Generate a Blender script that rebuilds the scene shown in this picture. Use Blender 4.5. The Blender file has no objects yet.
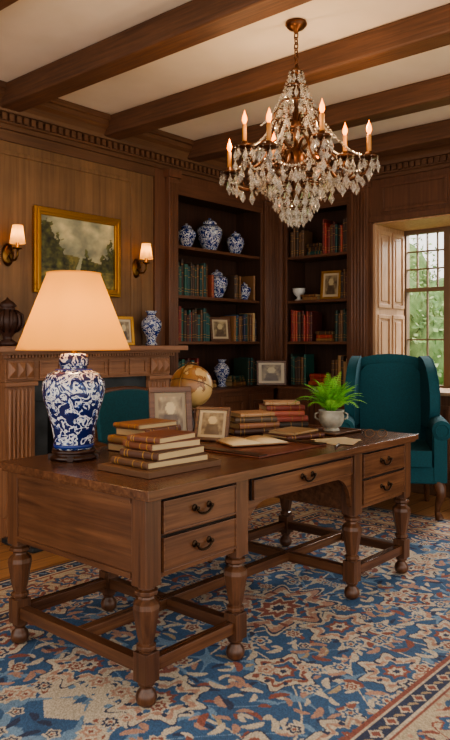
import bpy, math, random
import numpy as np
from mathutils import Matrix, Vector
random.seed(7); rng=np.random.RandomState(5)
pi=math.pi
def C(r,g,b,a=1.0):
    f=lambda c:(c/12.92 if c<=0.04045 else ((c+0.055)/1.055)**2.4)
    return (f(r/255),f(g/255),f(b/255),a)
# ---------------------------------------------------------------- materials
def newmat(name):
    m=bpy.data.materials.new(name); m.use_nodes=True
    nt=m.node_tree; return m,nt,nt.nodes['Principled BSDF']
def simple(name,col,rough=.5,metal=0,**kw):
    m,nt,b=newmat(name); b.inputs['Base Color'].default_value=col
    b.inputs['Roughness'].default_value=rough; b.inputs['Metallic'].default_value=metal
    for k,v in kw.items(): b.inputs[k.replace('_',' ')].default_value=v
    return m
def N(nt,t,**kw):
    n=nt.nodes.new(t)
    for k,v in kw.items(): setattr(n,k,v)
    return n
def ramp(nt,stops,interp='LINEAR'):
    r=N(nt,'ShaderNodeValToRGB'); r.color_ramp.interpolation=interp
    e=r.color_ramp.elements
    while len(e)<len(stops): e.new(.5)
    for i,(p,c) in enumerate(stops): e[i].position=p; e[i].color=c
    return r
def coords(nt,scale=(1,1,1)):
    t=N(nt,'ShaderNodeTexCoord'); mp=N(nt,'ShaderNodeMapping'); mp.inputs['Scale'].default_value=scale
    nt.links.new(t.outputs['Object'],mp.inputs['Vector']); return mp.outputs['Vector']
def wood(name,c1,c2,axis='X',rough=.38,sc=1.0,bump=.12,patina=.35):
    m,nt,b=newmat(name)
    def ds(c,k=.13):
        l=.2126*c[0]+.7152*c[1]+.0722*c[2]; return tuple(c[i]*(1-k)+l*k for i in range(3))+(1,)
    c1=ds(c1); c2=ds(c2)
    s={'X':(.9*sc,20*sc,20*sc),'Y':(20*sc,.9*sc,20*sc),'Z':(20*sc,20*sc,.9*sc)}[axis]
    v=coords(nt,s)
    n=N(nt,'ShaderNodeTexNoise'); n.inputs['Scale'].default_value=2.2; n.inputs['Detail'].default_value=8; n.inputs['Roughness'].default_value=.62; n.inputs['Distortion'].default_value=.5
    nt.links.new(v,n.inputs['Vector'])
    r=ramp(nt,[(.28,c1),(.52,tuple((c1[i]+c2[i])/2 for i in range(4))),(.76,c2)])
    nt.links.new(n.outputs['Fac'],r.inputs['Fac'])
    n2=N(nt,'ShaderNodeTexNoise'); n2.inputs['Scale'].default_value=3.0; n2.inputs['Detail'].default_value=4
    nt.links.new(coords(nt),n2.inputs['Vector'])
    r2=ramp(nt,[(.32,(.62,.58,.55,1)),(.62,(1.08,1.06,1.04,1))]); nt.links.new(n2.outputs['Fac'],r2.inputs['Fac'])
    mx=N(nt,'ShaderNodeMixRGB',blend_type='MULTIPLY'); mx.inputs[0].default_value=patina
    nt.links.new(r.outputs['Color'],mx.inputs[1]); nt.links.new(r2.outputs['Color'],mx.inputs[2]); nt.links.new(mx.outputs[0],b.inputs['Base Color'])
    b.inputs['Roughness'].default_value=rough
    bp=N(nt,'ShaderNodeBump'); bp.inputs['Strength'].default_value=bump; bp.inputs['Distance'].default_value=.006
    nt.links.new(n.outputs['Fac'],bp.inputs['Height']); nt.links.new(bp.outputs['Normal'],b.inputs['Normal'])
    return m
def attrmat(name,rough=.6,bumpscale=0,bs=.3):
    m,nt,b=newmat(name)
    a=N(nt,'ShaderNodeAttribute'); a.attribute_name='Col'
    nt.links.new(a.outputs['Color'],b.inputs['Base Color']); b.inputs['Roughness'].default_value=rough
    if bumpscale:
        n=N(nt,'ShaderNodeTexNoise'); n.inputs['Scale'].default_value=bumpscale; n.inputs['Detail'].default_value=3
        nt.links.new(coords(nt),n.inputs['Vector'])
        bp=N(nt,'ShaderNodeBump'); bp.inputs['Strength'].default_value=bs; bp.inputs['Distance'].default_value=.01
        nt.links.new(n.outputs['Fac'],bp.inputs['Height']); nt.links.new(bp.outputs['Normal'],b.inputs['Normal'])
    return m
def porcelain(name,scale,th=.5,blue=C(28,48,110)):
    m,nt,b=newmat(name); v=coords(nt)
    n=N(nt,'ShaderNodeTexNoise'); n.inputs['Scale'].default_value=scale; n.inputs['Detail'].default_value=3.5; n.inputs['Distortion'].default_value=1.6
    nt.links.new(v,n.inputs['Vector'])
    w=C(206,206,204)
    r=ramp(nt,[(0,blue),(th-.045,C(70,100,160)),(th-.02,w),(th+.06,w),(th+.075,C(60,90,150)),(th+.09,blue)],'CONSTANT')
    nt.links.new(n.outputs['Fac'],r.inputs['Fac']); nt.links.new(r.outputs['Color'],b.inputs['Base Color'])
    b.inputs['Roughness'].default_value=.12
    return m
def speck(name,c1,c2,scale,rough,bump=.2):
    m,nt,b=newmat(name); v=coords(nt)
    n=N(nt,'ShaderNodeTexNoise'); n.inputs['Scale'].default_value=scale; n.inputs['Detail'].default_value=5
    nt.links.new(v,n.inputs['Vector']); r=ramp(nt,[(.35,c1),(.65,c2)])
    nt.links.new(n.outputs['Fac'],r.inputs['Fac']); nt.links.new(r.outputs['Color'],b.inputs['Base Color'])
    b.inputs['Roughness'].default_value=rough
    bp=N(nt,'ShaderNodeBump'); bp.inputs['Strength'].default_value=bump; bp.inputs['Distance'].default_value=.01
    nt.links.new(n.outputs['Fac'],bp.inputs['Height']); nt.links.new(bp.outputs['Normal'],b.inputs['Normal'])
    return m
def emis(name,col,strength):
    m,nt,b=newmat(name); b.inputs['Base Color'].default_value=col
    b.inputs['Emission Color'].default_value=col; b.inputs['Emission Strength'].default_value=strength
    return m
def shade_mat(name,col,em):
    m,nt,b=newmat(name); out=nt.nodes['Material Output']
    t=N(nt,'ShaderNodeBsdfTranslucent'); t.inputs['Color'].default_value=col
    b.inputs['Base Color'].default_value=col; b.inputs['Roughness'].default_value=.8
    b.inputs['Emission Color'].default_value=C(255,166,58); b.inputs['Emission Strength'].default_value=em
    mx=N(nt,'ShaderNodeMixShader'); mx.inputs[0].default_value=.45
    nt.links.new(b.outputs[0],mx.inputs[1]); nt.links.new(t.outputs[0],mx.inputs[2]); nt.links.new(mx.outputs[0],out.inputs[0])
    return m

M_deskX=wood('desk_wood_x',C(74,42,25),C(128,84,52),'X',.25,1,.12,.7)
M_deskZ=wood('desk_wood_z',C(68,39,23),C(118,76,47),'Z',.3,1,.12,.6)
M_deskY=wood('desk_wood_y',C(72,41,25),C(122,79,48),'Y',.3,1,.12,.7)
M_gap=simple('dark_gap',C(22,12,7),.8)
M_panel=wood('wall_panel_wood',C(104,74,45),C(144,105,65),'Z',.55,.6,.12,.5)
M_trimX=wood('trim_wood_x',C(84,54,34),C(120,82,52),'X',.48)
M_trimY=wood('trim_wood_y',C(84,54,34),C(120,82,52),'Y',.48)
M_case=wood('bookcase_wood',C(88,54,35),C(126,82,54),'Z',.42)
M_caseX=wood('bookcase_wood_x',C(88,54,35),C(126,82,54),'X',.42)
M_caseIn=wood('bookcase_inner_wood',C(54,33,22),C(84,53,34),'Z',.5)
M_mantel=wood('mantel_wood',C(130,86,58),C(172,122,84),'Z',.42)
M_mantelX=wood('mantel_wood_x',C(130,86,58),C(172,122,84),'X',.42)
M_beam=wood('beam_wood',C(80,50,31),C(122,80,50),'Y',.6,1.2,.3,.6)
M_shutter=wood('shutter_wood',C(164,124,90),C(200,160,120),'Z',.5)
M_brass=simple('aged_brass',C(120,88,50),.35,1)
M_bronze=simple('dark_bronze',C(96,64,44),.35,.85)
M_gold=simple('gilt',C(176,130,62),.35,.85)
M_book=attrmat('book_binding',.5)
M_teal=speck('teal_velvet',C(10,68,78),C(14,78,88),90,.85,.05)
M_slate=speck('slate',C(38,44,48),C(60,66,70),9,.45)
M_black=simple('firebox_dark',C(16,14,13),.9)  # flat black, the firebox cavity's darkness put into the colour
M_porcS=porcelain('blue_white_porcelain_small',30,.5)
M_white=simple('white_porcelain',C(205,203,196),.15)
M_blueband=simple('cobalt_band',C(34,54,118),.15)
M_stand=simple('dark_rosewood',C(50,26,16),.3)
M_ceil=speck('ceiling_plaster',C(216,204,186),C(224,212,195),3,.9,.05)

# ---------------------------------------------------------------- mesh builder
class MB:
    def __init__(s,name): s.name=name; s.v=[]; s.f=[]; s.m=[]; s.sm=[]; s.c=[]; s.mats=[]; s.M=Matrix.Identity(4)
    def mi(s,mat):
        if mat not in s.mats: s.mats.append(mat)
        return s.mats.index(mat)
    def add(s,vs,fs,mat,smooth=False,M=None,col=(1,1,1,1)):
        T=s.M@M if M is not None else s.M; o=len(s.v)
        s.v+=[tuple(T@Vector(p)) for p in vs]; s.c+=[col]*len(vs)
        k=s.mi(mat)
        for f in fs: s.f.append(tuple(i+o for i in f)); s.m.append(k); s.sm.append(smooth)
    def box(s,x0,x1,y0,y1,z0,z1,mat,M=None,col=(1,1,1,1)):
        vs=[(x0,y0,z0),(x1,y0,z0),(x1,y1,z0),(x0,y1,z0),(x0,y0,z1),(x1,y0,z1),(x1,y1,z1),(x0,y1,z1)]
        s.add(vs,[(0,3,2,1),(4,5,6,7),(0,1,5,4),(1,2,6,5),(2,3,7,6),(3,0,4,7)],mat,False,M,col)
    def lathe(s,prof,mat,n=24,M=None,smooth=True,col=(1,1,1,1),ph=0):
        vs=[];fs=[]
        for r,z in prof:
            for i in range(n):
                a=2*pi*i/n+ph; vs.append((r*math.cos(a),r*math.sin(a),z))
        for j in range(len(prof)-1):
            for i in range(n):
                k=(i+1)%n; fs.append((j*n+i,j*n+k,(j+1)*n+k,(j+1)*n+i))
        if prof[0][0]>1e-5: fs.append(tuple(range(n))[::-1])
        if prof[-1][0]>1e-5: fs.append(tuple((len(prof)-1)*n+i for i in range(n)))
        s.add(vs,fs,mat,smooth,M,col)
    def tube(s,pts,r,mat,n=8,M=None,col=(1,1,1,1)):
        P=[Vector(p) for p in pts]; R=r if isinstance(r,(list,tuple)) else [r]*len(P)
        vs=[];fs=[];nv=None
        for i,p in enumerate(P):
            t=(P[min(i+1,len(P)-1)]-P[max(i-1,0)]).normalized()
            if nv is None: nv=t.orthogonal()
            nv=(nv-t*nv.dot(t)); nv=nv.normalized() if nv.length>1e-6 else t.orthogonal().normalized()
            b=t.cross(nv)
            for k in range(n):
                a=2*pi*k/n; vs.append(tuple(p+(nv*math.cos(a)+b*math.sin(a))*R[i]))
        for j in range(len(P)-1):
            for i in range(n):
                k=(i+1)%n; fs.append((j*n+i,j*n+k,(j+1)*n+k,(j+1)*n+i))
        fs.append(tuple(range(n))[::-1]); fs.append(tuple((len(P)-1)*n+i for i in range(n)))
        s.add(vs,fs,mat,True,M,col)
    def prism(s,out,y0,y1,mat,M=None,smooth=False,col=(1,1,1,1)):
        n=len(out); vs=[(x,y0,z) for x,z in out]+[(x,y1,z) for x,z in out]
        fs=[tuple(range(n)),tuple(range(2*n-1,n-1,-1))]+[(i,(i+1)%n,n+(i+1)%n,n+i) for i in range(n)]
        s.add(vs,fs,mat,smooth,M,col)
    def sphere(s,c,r,mat,n=16,M=None,col=(1,1,1,1)):
        rx,ry,rz=r if isinstance(r,tuple) else (r,r,r)
        T=Matrix.Translation(c)@Matrix.Diagonal((rx,ry,rz,1))
        if M is not None: T=M@T
        k=max(10,n//2)
        s.lathe([(math.sin(pi*i/k),-math.cos(pi*i/k)) for i in range(k+1)],mat,n,T,True,col)
    def build(s,loc=(0,0,0),rz=0,bevel=0,seg=2,allsmooth=False,recalc=True,parent=None,sub=0):
        me=bpy.data.meshes.new(s.name); me.from_pydata(s.v,[],s.f)
        for m in s.mats: me.materials.append(m)
        me.polygons.foreach_set('material_index',s.m)
        me.polygons.foreach_set('use_smooth',[True]*len(s.f) if allsmooth else s.sm)
        ca=me.color_attributes.new('Col','FLOAT_COLOR','POINT')
        ca.data.foreach_set('color',[x for c in s.c for x in c])
        if recalc:
            import bmesh
            bm=bmesh.new(); bm.from_mesh(me)
            bmesh.ops.recalc_face_normals(bm,faces=bm.faces); bm.to_mesh(me); bm.free()
        me.update()
        ob=bpy.data.objects.new(s.name,me); bpy.context.scene.collection.objects.link(ob)
        ob.location=loc; ob.rotation_euler=(0,0,rz)
        if bevel:
            b=ob.modifiers.new('bevel','BEVEL'); b.width=bevel; b.segments=seg; b.limit_method='ANGLE'; b.angle_limit=math.radians(50); b.harden_normals=allsmooth
        if parent: ob.parent=parent
        return ob
def T(x,y,z): return Matrix.Translation((x,y,z))
def RX(a): return Matrix.Rotation(a,4,'X')
def RY(a): return Matrix.Rotation(a,4,'Y')
def RZ(a): return Matrix.Rotation(a,4,'Z')
def light(name,loc,power,col,rad=.03,parent=None):
    L=bpy.data.lights.new(name,'POINT'); L.energy=power; L.color=col; L.shadow_soft_size=rad
    o=bpy.data.objects.new(name,L); bpy.context.scene.collection.objects.link(o); o.location=loc
    if parent: o.parent=parent
    return o

CEIL=2.93; YW=4.22; XW=5.5
# ---------------------------------------------------------------- room shell
def floor():
    m,nt,b=newmat('oak_floor'); v=coords(nt)
    br=N(nt,'ShaderNodeTexBrick'); br.inputs['Scale'].default_value=1; br.inputs['Brick Width'].default_value=1.6; br.inputs['Row Height'].default_value=.14
    br.inputs['Mortar Size'].default_value=.003; br.offset=.37
    br.inputs['Color1'].default_value=C(172,124,82); br.inputs['Color2'].default_value=C(196,146,100); br.inputs['Mortar'].default_value=C(70,42,26)
    nt.links.new(v,br.inputs['Vector'])
    n=N(nt,'ShaderNodeTexNoise'); n.inputs['Scale'].default_value=3; n.inputs['Detail'].default_value=7
    nt.links.new(coords(nt,(1,14,1)),n.inputs['Vector'])
    mx=N(nt,'ShaderNodeMixRGB',blend_type='MULTIPLY'); mx.inputs[0].default_value=.6
    r=ramp(nt,[(.3,(.5,.45,.4,1)),(.7,(1,1,1,1))]); nt.links.new(n.outputs['Fac'],r.inputs['Fac'])
    nt.links.new(br.outputs['Color'],mx.inputs[1]); nt.links.new(r.outputs['Color'],mx.inputs[2]); nt.links.new(mx.outputs[0],b.inputs['Base Color'])
    b.inputs['Roughness'].default_value=.32
    o=MB('floor'); o.box(-1.5,6.1,-1.5,4.65,-.1,0,m); o.build()
floor()
o=MB('ceiling'); o.box(-1.5,6.12,-1.5,4.65,CEIL,CEIL+.1,M_ceil); o.build()
for i,x in enumerate([0.83,1.70,2.57,3.43,4.31,5.16]):
    o=MB('ceiling_beam'); o.box(-.08,.08,-1.5,YW-.02,CEIL-.145,CEIL-.001,M_beam); o.build((x,0,0),bevel=.012)
o=MB('wall_left'); o.box(-1.0,3.93,YW,4.65,0,CEIL,M_panel); o.build()
o=MB('wall_left'); o.box(3.93,5.86,4.56,4.65,0,CEIL,M_panel); o.build()
WZ0,WZ1,WY0,WY1,WX=.82,2.30,1.55,3.10,6.04
for q in [(XW,6.12,-.5,WY0,0,CEIL),(XW,6.12,WY0,WY1,0,WZ0),(XW,6.12,WY0,WY1,WZ1,CEIL),(XW,6.12,WY1,3.33,0,CEIL),(5.86,6.12,3.33,4.65,0,CEIL)]:
    o=MB('wall_right'); o.box(*q,M_case); o.build()
o=MB('trim_9'); o.box(5.5,5.86,3.33,4.05,2.60,CEIL,M_case); o.build()
o=MB('trim_10'); o.box(5.502,5.858,4.05,4.558,0,CEIL,M_case); o.box(5.33,5.5,4.2,4.558,0,CEIL,M_case); o.build()
o=MB('trim_11'); o.box(4.16,5.33,4.2,4.558,2.60,CEIL,M_case); o.build()
o=MB('trim_12'); o.box(3.932,4.16,4.2,4.558,0,CEIL,M_case); o.build()
def panel_x(o,x0,x1,z0,z1,y,mat,w=.035,d=.015):
    for (a,b,c,e) in [(x0,x1,z0,z0+w),(x0,x1,z1-w,z1),(x0,x0+w,z0+w,z1-w),(x1-w,x1,z0+w,z1-w)]: o.box(a,b,y-d,y+.002,c,e,mat)
def panel_y(o,y0,y1,z0,z1,x,mat,w=.035,d=.015):
    for (a,b,c,e) in [(y0,y1,z0,z0+w),(y0,y1,z1-w,z1),(y0,y0+w,z0+w,z1-w),(y1-w,y1,z0+w,z1-w)]: o.box(x-d,x+.002,a,b,c,e,mat)
prof=[(0,2.67),(.025,2.67),(.025,2.70),(.045,2.705),(.045,2.765),(.065,2.77),(.075,2.795),(.10,2.83),(.13,2.85),(.13,2.885),(.145,2.89),(.145,CEIL-.002),(0,CEIL-.002)]
o=MB('trim_1')
R=Matrix(((0,1,0,0),(-1,0,0,0),(0,0,1,0),(0,0,0,1)))
o.prism([(a,z) for a,z in prof],-1.0,XW,M_trimX,T(0,4.199,0)@R)
x=-.9
while x<5.3:
    o.box(x,x+.03,4.2-.072,4.2-.04,2.715,2.76,M_trimX); x+=.055
o.box(-1,3.93,4.201,YW,2.60,CEIL-.004,M_trimX)
o.build()
o=MB('trim_2')
R2=Matrix(((-1,0,0,0),(0,1,0,0),(0,0,1,0),(0,0,0,1)))
o.prism(prof,-.5,4.2,M_trimY,T(XW-.001,0,0)@R2)
y=-.4
while y<4.05:
    o.box(XW-.072,XW-.04,y,y+.03,2.715,2.76,M_trimY); y+=.055
o.build()
o=MB('trim_3')
panel_x(o,2.0,3.72,1.34,2.54,YW,M_panel,.03,.010)
panel_x(o,.3,1.85,1.0,2.54,YW,M_panel,.03,.010)
panel_x(o,1.5,2.2,.2,.88,YW,M_panel,.03,.012)
o.box(3.80,3.82,YW-.008,YW,1.24,2.6,M_panel)
o.build(bevel=.004)
o=MB('trim_4')
for y0,y1 in [(2.42,3.02),(1.7,2.34),(1.0,1.62)]:
    panel_y(o,y0,y1,2.38,2.62,XW,M_case,.03,.014)
panel_y(o,.4,1.45,.9,2.5,XW,M_case); panel_y(o,.4,1.45,.2,.8,XW,M_case)
panel_y(o,1.7,2.3,.2,.74,XW,M_case);panel_y(o,2.4,3.0,.2,.74,XW,M_case)
o.box(XW-.03,XW,WY0-.09,WY0,.8,2.38,M_case); o.box(XW-.025,XW,WY0-.09,WY1+.05,WZ1,WZ1+.05,M_case)
o.build(bevel=.004)
o=MB('baseboard_right'); o.box(XW-.025,XW,-.5,3.1,0,.14,M_trimY); o.build(bevel=.006)
o=MB('baseboard_left'); o.box(-1,2.4,YW-.025,YW,0,.14,M_trimX); o.build(bevel=.006)
def pilaster_x(o,x0,x1,y,z0,z1,mat,d=.05):
    o.box(x0,x1,y-d,y+.002,z0,z1,mat); w=x1-x0; n=5
    for i in range(n):
        cx=x0+w*(i+.9)/(n+.8); o.tube([(cx,y-d,z0+.1),(cx,y-d,z1-.1)],w*.055,mat,8)
    o.box(x0-.02,x1+.02,y-d-.025,y+.003,z1-.06,z1+.001,mat); o.box(x0-.015,x1+.015,y-d-.02,y+.003,z0-.001,z0+.12,mat)
def pilaster_y(o,y0,y1,x,z0,z1,mat,d=.05):
    o.box(x-d,x+.002,y0,y1,z0,z1,mat); w=y1-y0; n=5
    for i in range(n):
        cy=y0+w*(i+.9)/(n+.8); o.tube([(x-d,cy,z0+.1),(x-d,cy,z1-.1)],w*.055,mat,8)
    o.box(x-d-.025,x+.003,y0-.02,y1+.02,z1-.06,z1+.001,mat); o.box(x-d-.02,x+.003,y0-.015,y1+.015,z0-.001,z0+.12,mat)
o=MB('trim_5'); pilaster_x(o,4.045,4.15,4.2,0.002,2.669,M_case); o.build(bevel=.004)
o=MB('trim_6'); pilaster_x(o,5.345,5.485,4.2,.86,2.669,M_case,.03); pilaster_y(o,4.065,4.17,XW,.86,2.669,M_case,.03); o.build(bevel=.004)
o=MB('trim_7'); pilaster_y(o,3.13,3.31,XW,.86,2.669,M_case); o.build(bevel=.004)

# ---------------------------------------------------------------- window and shutters
M_frame=simple('window_frame_paint',C(110,88,66),.5)
M_glass,nt,b=newmat('window_glass')
tr=N(nt,'ShaderNodeBsdfTransparent'); gl=N(nt,'ShaderNodeBsdfGlossy'); gl.inputs['Roughness'].default_value=.02
mx=N(nt,'ShaderNodeMixShader'); mx.inputs[0].default_value=.05
nt.links.new(tr.outputs[0],mx.inputs[1]); nt.links.new(gl.outputs[0],mx.inputs[2]); nt.links.new(mx.outputs[0],nt.nodes['Material Output'].inputs[0])
o=MB('window_1')
X0,X1=WX-.01,WX+.05
o.box(X0,X1,WY0,WY1,WZ0,WZ0+.05,M_frame); o.box(X0,X1,WY0,WY1,WZ1-.05,WZ1,M_frame)
o.box(X0-.001,X1+.001,WY0,WY0+.05,WZ0,WZ1,M_frame); o.box(X0-.001,X1+.001,WY1-.05,WY1,WZ0,WZ1,M_frame)
ms=[WY0+.05,2.12,2.66,WY1-.05]
for yy in ms[1:3]: o.box(X0-.001,X1+.001,yy-.03,yy+.03,WZ0,WZ1,M_frame)
o.box(X0,X1,WY0,WY1,1.72,1.755,M_frame)
for k in range(3):
    a,b2=ms[k]+.0,ms[k+1]
    for j in (1,2,3): 
        yy=a+(b2-a)*j/4
        o.box(X0+.015,X1-.02,yy-.006,yy+.006,1.75,WZ1-.05,M_frame)
    for j in (1,2):
        zz=1.765+(WZ1-.05-1.765)*j/3; o.box(X0+.016,X1-.021,a,b2,zz-.006,zz+.006,M_frame)
    zz=1.28; o.box(X0+.016,X1-.021,a,b2,zz-.006,zz+.006,M_frame)
    yy=(a+b2)/2; o.box(X0+.015,X1-.02,yy-.006,yy+.006,WZ0+.05,1.73,M_frame)
o.box(WX+.02,WX+.022,WY0+.02,WY1-.02,WZ0+.02,WZ1-.02,M_glass)
o.build(bevel=.003)
o=MB('window_sill'); o.box(XW-.05,WX-.012,WY0+.002,WY1-.002,WZ0+.001,WZ0+.03,M_shutter); o.box(XW,WX-.012,WY0+.002,WY1-.002,WZ1-.015,WZ1-.001,M_shutter); o.build(bevel=.006)
o=MB('window_shutter')
o.box(XW-.01,WX-.012,WY1-.03,WY1-.002,WZ0+.031,WZ1-.016,M_shutter)
for (a,b2) in [(5.53,5.76),(5.79,6.01)]:
    for (z0,z1) in [(.9,1.5),(1.56,2.24)]:
        for q in [(a,b2,z0,z0+.035),(a,b2,z1-.035,z1),(a,a+.035,z0+.035,z1-.035),(b2-.035,b2,z0+.035,z1-.035)]:
            o.box(q[0],q[1],WY1-.042,WY1-.028,q[2],q[3],M_shutter)
        o.box(a+.06,b2-.06,WY1-.038,WY1-.028,z0+.06,z1-.06,M_shutter)
o.build(bevel=.004)

# ---------------------------------------------------------------- bookcases
def bookcase(W,base0,base1,loc,rz):
    o=MB('built_in_bookcase')
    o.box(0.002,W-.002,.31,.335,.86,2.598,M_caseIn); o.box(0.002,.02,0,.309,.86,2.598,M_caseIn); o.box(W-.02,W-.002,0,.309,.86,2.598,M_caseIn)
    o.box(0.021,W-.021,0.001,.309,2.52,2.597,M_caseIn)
    for z in (1.25,1.64,2.06): o.box(.021,W-.021,.01,.309,z-.012,z+.015,M_caseX)
    o.box(0,W,-.012,-.001,2.49,2.598,M_caseX); o.box(0,.03,-.012,-.001,.851,2.489,M_case); o.box(W-.03,W,-.012,-.001,.851,2.489,M_case)
    o.box(base0,base1,-.12,-.002,.0,.82,M_case); o.box(.004,W-.004,-.0015,.33,.0,.819,M_case)
    o.box(base0,base1,-.15,-.002,.8205,.85,M_caseX); o.box(.004,W-.004,-.0015,.308,.8205,.85,M_caseX); o.box(base0,base1,-.13,-.1205,0,.1,M_caseX)
    n=max(2,round((base1-base0)/.42)); w=(base1-base0)/n
    for i in range(n):
        a=base0+i*w+.03; b=base0+(i+1)*w-.03
        o.box(a,b,-.132,-.1205,.14,.78,M_case)
        for q in [(a+.05,b-.05,.19,.21),(a+.05,b-.05,.71,.73),(a+.05,a+.07,.211,.709),(b-.07,b-.05,.211,.709)]: o.box(q[0],q[1],-.145,-.1325,q[2],q[3],M_caseX)
        o.sphere((b-.025 if i%2==0 else a+.025,-.145,.5),.012,M_brass,10)
    return o.build(loc,rz,bevel=.003)
bookcase(1.17,0,1.20,(4.16,4.2,0),0)
bookcase(.72,.0,.90,(5.5,4.05,0),-pi/2)

PAL_DARK=[(56,40,32),(40,60,50),(82,38,32),(42,48,70),(94,68,46),(32,68,66),(110,78,50),(68,52,40)]
PAL_TAN=[(166,128,86),(138,100,66),(112,76,50),(184,154,110),(86,56,40),(146,76,56)]
PAL_MIX=PAL_DARK+[(36,84,84),(128,50,42),(156,116,72),(48,74,100),(134,102,68),(44,90,80)]
PAL_RED=[(156,58,46),(134,48,40),(166,74,54),(112,46,38),(76,56,44),(178,106,66)]
def book(o,L,W,Tk,M,col,bands=True):
    c=C(*col); pg=C(180,154,114); g=C(160,120,60); t=.003
    o.box(0,L,0,W,0,t,M_book,M,c); o.box(0,L,0,W,Tk-t,Tk,M_book,M,c)
    o.box(.004,L-.004,.004,W-.005,t,Tk-t,M_book,M,pg)
    def half(x0,x1,e,cc):
        pts=[]; n=6
        for i in range(n+1):
            a=pi*i/n; pts.append((-e*math.sin(a)*1.0,Tk/2-(Tk/2+ (0 if e<.0091 else .0006))*math.cos(a)))
        vs=[(x0,p,q) for p,q in pts]+[(x1,p,q) for p,q in pts]; m=len(pts)
        fs=[tuple(range(m)),tuple(range(2*m-1,m-1,-1))]+[(i,(i+1)%m,m+(i+1)%m,m+i) for i in range(m)]
        o.add(vs,fs,M_book,False,M,cc)
    half(0,L,.009,c)
    if bands:
        for f in (.12,.2,.62,.86): half(L*f,L*f+.004,.0105,g)
def shelfM(a,dep,z):
    return Matrix(((0,0,1,a),(0,1,0,dep),(1,0,0,z),(0,0,0,1)))
def row(o,a0,a1,z,pal,h0,h1,M):
    a=a0
    while True:
        w=random.uniform(.018,.036)
        if a+w>a1: break
        h=random.uniform(h0,h1); dp=random.uniform(.14,.18)
        book(o,h,dp,w,M@shelfM(a,random.uniform(.03,.05),z),random.choice(pal)); a+=w+.0015
def lying(o,a,z,n,pal,M,L=.2):
    for i in range(n):
        t=random.uniform(.025,.04); l=L*random.uniform(.85,1)
        book(o,l,.14,t,M@T(a+random.uniform(0,.02),.04+random.uniform(0,.015),z),random.choice(pal)); z+=t+.0005
    return z
S=[.851,1.2655,1.6555,2.0755]
M1=Matrix.Identity(4)
o=MB('shelved_books')
row(o,.04,.46,S[2],PAL_MIX,.24,.31,M1); row(o,.5,.56,S[2],PAL_TAN,.2,.24,M1); row(o,.80,.90,S[2],PAL_DARK,.2,.24,M1); row(o,1.10,1.14,S[2],PAL_TAN,.22,.26,M1)
row(o,.04,.50,S[1],PAL_MIX,.22,.30,M1); row(o,.80,1.14,S[1],PAL_MIX+PAL_TAN,.21,.27,M1)
row(o,.04,.36,S[0],PAL_MIX,.22,.28,M1); lying(o,.38,S[0],2,PAL_TAN,M1,.2); lying(o,.78,S[0],3,PAL_DARK,M1,.2); row(o,1.0,1.14,S[0],PAL_MIX,.2,.26,M1)
o.build((4.16,4.2,0),0)
o=MB('shelved_books')
row(o,.04,.20,S[3],PAL_DARK,.22,.30,M1); lying(o,.21,S[3],3,PAL_DARK,M1,.17); row(o,.40,.68,S[3],PAL_RED+PAL_DARK,.24,.33,M1)
lying(o,.15,S[2],2,PAL_TAN,M1,.17); row(o,.60,.68,S[2],PAL_DARK,.2,.28,M1)
row(o,.04,.30,S[1],PAL_MIX+PAL_RED,.24,.31,M1); z=lying(o,.32,S[1],3,PAL_RED+PAL_TAN,M1,.19); row(o,.54,.68,S[1],PAL_TAN+PAL_DARK,.24,.3,M1)
row(o,.04,.22,S[0],PAL_MIX,.24,.30,M1); lying(o,.24,S[0],3,PAL_RED,M1,.2); row(o,.5,.68,S[0],PAL_DARK+PAL_TAN,.22,.3,M1)
o.build((5.5,4.05,0),-pi/2)

# ---------------------------------------------------------------- porcelain
GJ=[(.0,0),(.20,0),(.21,.02),(.19,.05),(.24,.14),(.31,.30),(.37,.48),(.385,.58),(.36,.68),(.28,.75),(.18,.78),(.165,.80)]
LID=[(.165,.80),(.21,.805),(.215,.84),(.19,.88),(.12,.92),(.05,.94),(.035,.955),(.055,.975),(.045,.995),(0,1.0)]
BAL=[(0,0),(.17,0),(.18,.03),(.13,.12),(.16,.25),(.26,.42),(.31,.58),(.29,.70),(.19,.80),(.12,.86),(.12,.92),(.17,.98),(.18,1.0),(.15,.985),(.1,.93),(0,.9)]
def jar(name,loc,h,prof=None,mat=None):
    o=MB(name); mat=mat or M_porcS
    if prof is None:
        o.lathe([(r*h,z*h) for r,z in GJ],mat,28); o.lathe([(r*h,z*h) for r,z in LID],mat,28)
        o.lathe([(.197*h,.772*h),(.20*h,.785*h),(.17*h,.80*h)],M_blueband,28)
        o.lathe([(.215*h,.012*h),(.212*h,.04*h),(.19*h,.05*h)],M_blueband,28)
    else:
        o.lathe([(r*h,z*h) for r,z in prof],mat,28)
        o.lathe([(.135*h,.88*h),(.137*h,.9*h),(.12*h,.91*h)],M_blueband,28)
    return o.build(loc)
jar('ginger_jar',(4.43,4.33,S[3]),.22); jar('ginger_jar',(4.74,4.34,S[3]),.31); jar('ginger_jar',(5.09,4.33,S[3]),.23)
jar('ginger_jar',(4.84,4.34,S[2]),.27); jar('ginger_jar',(5.16,4.28,S[2]),.17)
jar('porcelain_vase',(4.84,4.28,S[0]),.25,BAL)
jar('porcelain_vase',(3.80,4.10,1.231),.27,BAL)
o=MB('white_urn'); o.lathe([(0,0),(.04,0),(.042,.01),(.02,.02),(.018,.035),(.045,.06),(.062,.09),(.06,.11),(.066,.12),(.05,.115),(0,.08)],M_white,24); o.build((5.60,3.96,S[2]))
o=MB('carved_bronze_urn')
o.lathe([(0,0),(.06,0),(.065,.02),(.03,.04),(.03,.06),(.065,.10),(.09,.15),(.085,.2),(.05,.23),(.045,.25),(.06,.26),(.04,.285),(.015,.30),(0,.32)],simple('dark_carving',C(62,36,26),.5),16)
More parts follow.
